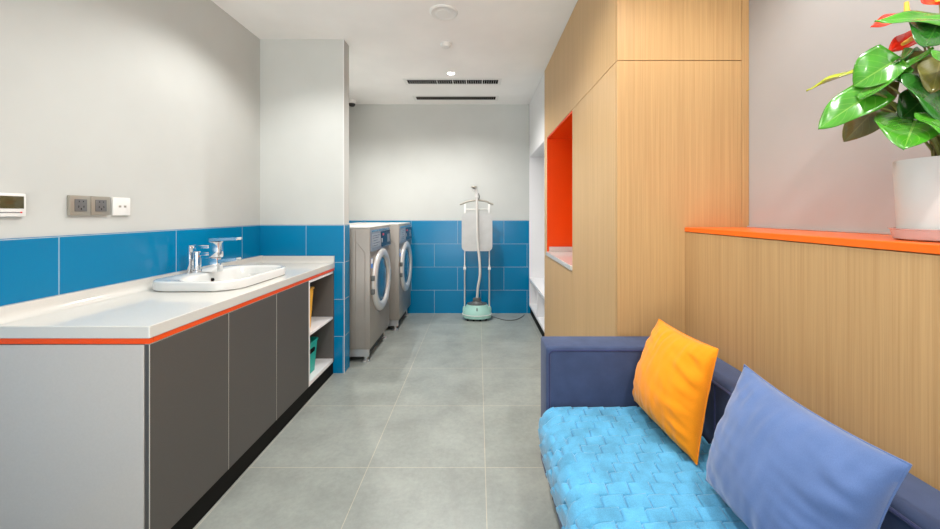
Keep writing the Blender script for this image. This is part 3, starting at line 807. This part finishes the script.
# flowers: red spathe and yellow spadix on a stalk
def flower(c, tip, up, w, sp0, sp1):
    pc = at(*c)
    s = leaf('spathe', pc, at(*tip), up, w, M['spathe'], 0.15, 0.05, 0.25)
    MB().tube(smooth_path([at(*sp0), at(*sp0).lerp(at(*sp1), 0.5), at(*sp1)], 4), 0.0062, 12, 0.0042).build('spadix', M['spadix'], s)
    stalk(pc, root(), s, 0.01, 'stem', 0.003)
flower((912, 16, 0.95), (871, 26, 0.98), (-0.1, -0.62, 0.8), 0.085, (907, 17, 0.92), (906.5, 2, 0.92))
flower((922, 35, 0.95), (889, 51, 0.97), (-0.3, -0.60, 0.75), 0.075, (913, 38, 0.94), (903, 44, 0.93))
flower((940, 2, 0.90), (925, -8, 0.93), (-0.1, -0.3, 1), 0.08, (938, 2, 0.9), (936, -14, 0.9))

# ------------------------------------------------------------------ ceiling fittings
sp = thing('ceiling_speaker', (-0.24, 2.575, HC), 'largest white round disc on the ceiling, farthest from the vents', 'ceiling fixture')
MB().lathe([(0.098, -0.0005), (0.098, -0.006), (0.088, -0.012), (0.082, -0.009)], (-0.24, 2.575, HC), 'Z', 48, cap0=False).build('rim', M['white_plastic'], sp)
MB().lathe([(0.0815, -0.003), (0.0815, -0.008), (0.05, -0.010), (0.048, -0.012), (0.001, -0.0125)], (-0.24, 2.575, HC), 'Z', 48).build('grille', M['white_plastic'], sp)
sd = thing('smoke_detector', (-0.268, 3.06, HC), 'small white round detector between the ceiling disc and the downlight', 'detector')
MB().lathe([(0.046, -0.0005), (0.046, -0.012), (0.040, -0.02), (0.036, -0.021)], (-0.268, 3.06, HC), 'Z', 32).build('base', M['white_plastic'], sd)
MB().lathe([(0.033, -0.0215), (0.031, -0.03), (0.001, -0.032)], (-0.268, 3.06, HC), 'Z', 32).build('cap', M['white_plastic'], sd)

def downlight(x, y, power, label, size=136, blend=0.55, col=(1, 0.98, 0.95), rad=0.035):
    d = thing('downlight', (x, y, HC), label, 'downlight', 'ceiling downlights')
    MB().lathe([(0.045, -0.0005), (0.045, -0.004), (0.036, -0.006), (0.034, -0.002), (0.034, -0.0005)], (x, y, HC), 'Z', 32, cap0=False, cap1=False).build('trim_ring', M['white_plastic'], d)
    MB().lathe([(0.033, -0.0008), (0.033, -0.003), (0.001, -0.004)], (x, y, HC), 'Z', 28).build('lens', M['lens'], d)
    l = bpy.data.lights.new('downlight_lamp', 'SPOT'); l.energy = power; l.color = col
    l.spot_size = math.radians(size); l.spot_blend = blend; l.shadow_soft_size = rad
    lo = bpy.data.objects.new('downlight_lamp', l); C.objects.link(lo)
    lo.parent = d; lo.location = (0, 0, -0.045)
downlight(-0.272, 3.70, 76, 'small lit recessed downlight just in front of the nearer air vent', 150, 0.8)
downlight(-1.32, 3.62, 54, 'recessed downlight above the washing machines, behind the stub wall', 150, 0.8)
downlight(-1.12, 2.22, 27, 'recessed downlight above the wash basin')
downlight(-1.17, 0.35, 5, 'recessed downlight above the near end of the worktop')
downlight(-0.27, 1.70, 62, 'recessed downlight above the middle of the aisle', 160, 0.8)
downlight(0.76, 1.05, 26, 'recessed downlight above the sofa cushions')
downlight(0.62, -0.15, 55, 'recessed downlight above the near end of the sofa')
downlight(-0.27, -0.60, 30, 'added unseen fill downlight above the near part of the aisle', 160, 0.8)  # unseen lamp added behind the viewer as broad fill

def vent(y0, y1, x0, x1, gaps, label):
    v = thing('air_vent', ((x0 + x1) / 2, (y0 + y1) / 2, HC), label, 'air vent', 'ceiling air vents')
    z = HC
    fr = MB(); w = 0.035
    fr.box(x0 - w, x1 + w, y0 - w, y0, z - 0.0035, z - 0.0005, 0.001, 1).box(x0 - w, x1 + w, y1, y1 + w, z - 0.0035, z - 0.0005, 0.001, 1)
    fr.box(x0 - w, x0, y0, y1, z - 0.0035, z - 0.0005).box(x1, x1 + w, y0, y1, z - 0.0035, z - 0.0005)
    fr.build('frame', M['white_plastic'], v)
    box('duct_opening', M['dark'], v, x0 + 0.0005, x1 - 0.0005, y0 + 0.0005, y1 - 0.0005, z - 0.002, z - 0.0008, 0)
    s = MB(); n = 40
    for i in range(1, n):
        x = x0 + (x1 - x0) * i / n
        ww = 0.0015
        if i in gaps: ww = 0.005
        s.box(x - ww, x + ww, y0 + 0.001, y1 - 0.001, z - 0.0034, z - 0.0022)
    s.build('louvre_slats', M['white_plastic'] if gaps else M['champagne'], v)
vent(3.88, 4.00, -0.755, 0.215, (13, 20, 26, 33), 'nearer of the two long ceiling air vents, beside the lit downlight')
vent(4.44, 4.56, -0.755, 0.215, (), 'farther of the two long ceiling air vents, close to the back wall')

cm = thing('security_camera', (-1.58, 4.60, HC), 'black and white dome security camera on the ceiling beside the stub wall', 'security camera')
MB().lathe([(0.05, -0.0005), (0.05, -0.03), (0.044, -0.04)], (-1.58, 4.60, HC), 'Z', 28).build('mount', M['white_plastic'], cm)
MB().lathe([(0.042, -0.041), (0.04, -0.055), (0.028, -0.072), (0.001, -0.08)], (-1.58, 4.60, HC), 'Z', 28).build('dome', M['rubber'], cm)

# ------------------------------------------------------------------ camera, world, view
cd = bpy.data.cameras.new('camera'); co = bpy.data.objects.new('camera', cd); C.objects.link(co)
cd.sensor_width = 36; cd.sensor_fit = 'HORIZONTAL'; cd.lens = 36 * F / 940
cd.shift_x = (470 - VX) / 940; cd.shift_y = (VY - 264.5) / 940
cd.clip_start = 0.02
co.location = (0, 0, CH); co.rotation_euler = (PI / 2, 0, 0)
sc = bpy.context.scene
sc.camera = co
w = bpy.data.worlds.new('world'); sc.world = w; w.use_nodes = True
wt = w.node_tree                                   # dim sky above; brighter lower half added to throw fill onto the ceiling
tc = wt.nodes.new('ShaderNodeTexCoord'); sp_ = wt.nodes.new('ShaderNodeSeparateXYZ'); rp = wt.nodes.new('ShaderNodeValToRGB')
wt.links.new(tc.outputs['Generated'], sp_.inputs[0])
ma = wt.nodes.new('ShaderNodeMath'); ma.operation = 'MULTIPLY_ADD'; ma.inputs[1].default_value = 0.5; ma.inputs[2].default_value = 0.5
wt.links.new(sp_.outputs['Z'], ma.inputs[0]); wt.links.new(ma.outputs[0], rp.inputs['Fac'])
rp.color_ramp.elements[0].position = 0.47; rp.color_ramp.elements[0].color = (1.0, 0.98, 0.94, 1)
rp.color_ramp.elements[1].position = 0.53; rp.color_ramp.elements[1].color = (0.23, 0.25, 0.27, 1)
wt.links.new(rp.outputs['Color'], wt.nodes['Background'].inputs[0])
wt.nodes['Background'].inputs[1].default_value = 5.0
pl = bpy.data.lights.new('fill_opening_portal', 'AREA'); pl.shape = 'RECTANGLE'; pl.size = 2.25; pl.size_y = 2.45  # guides world light through the added opening behind the viewer
pl.cycles.is_portal = True
po = bpy.data.objects.new('fill_opening_portal', pl); C.objects.link(po)
po.location = (-0.225, YF - W - 0.01, 1.225); po.rotation_euler = (PI / 2, 0, 0)
sc.view_settings.view_transform = 'Standard'; sc.view_settings.look = 'None'
sc.view_settings.gamma = 1; sc.view_settings.use_curve_mapping = False
sc.view_settings.exposure = 0.47
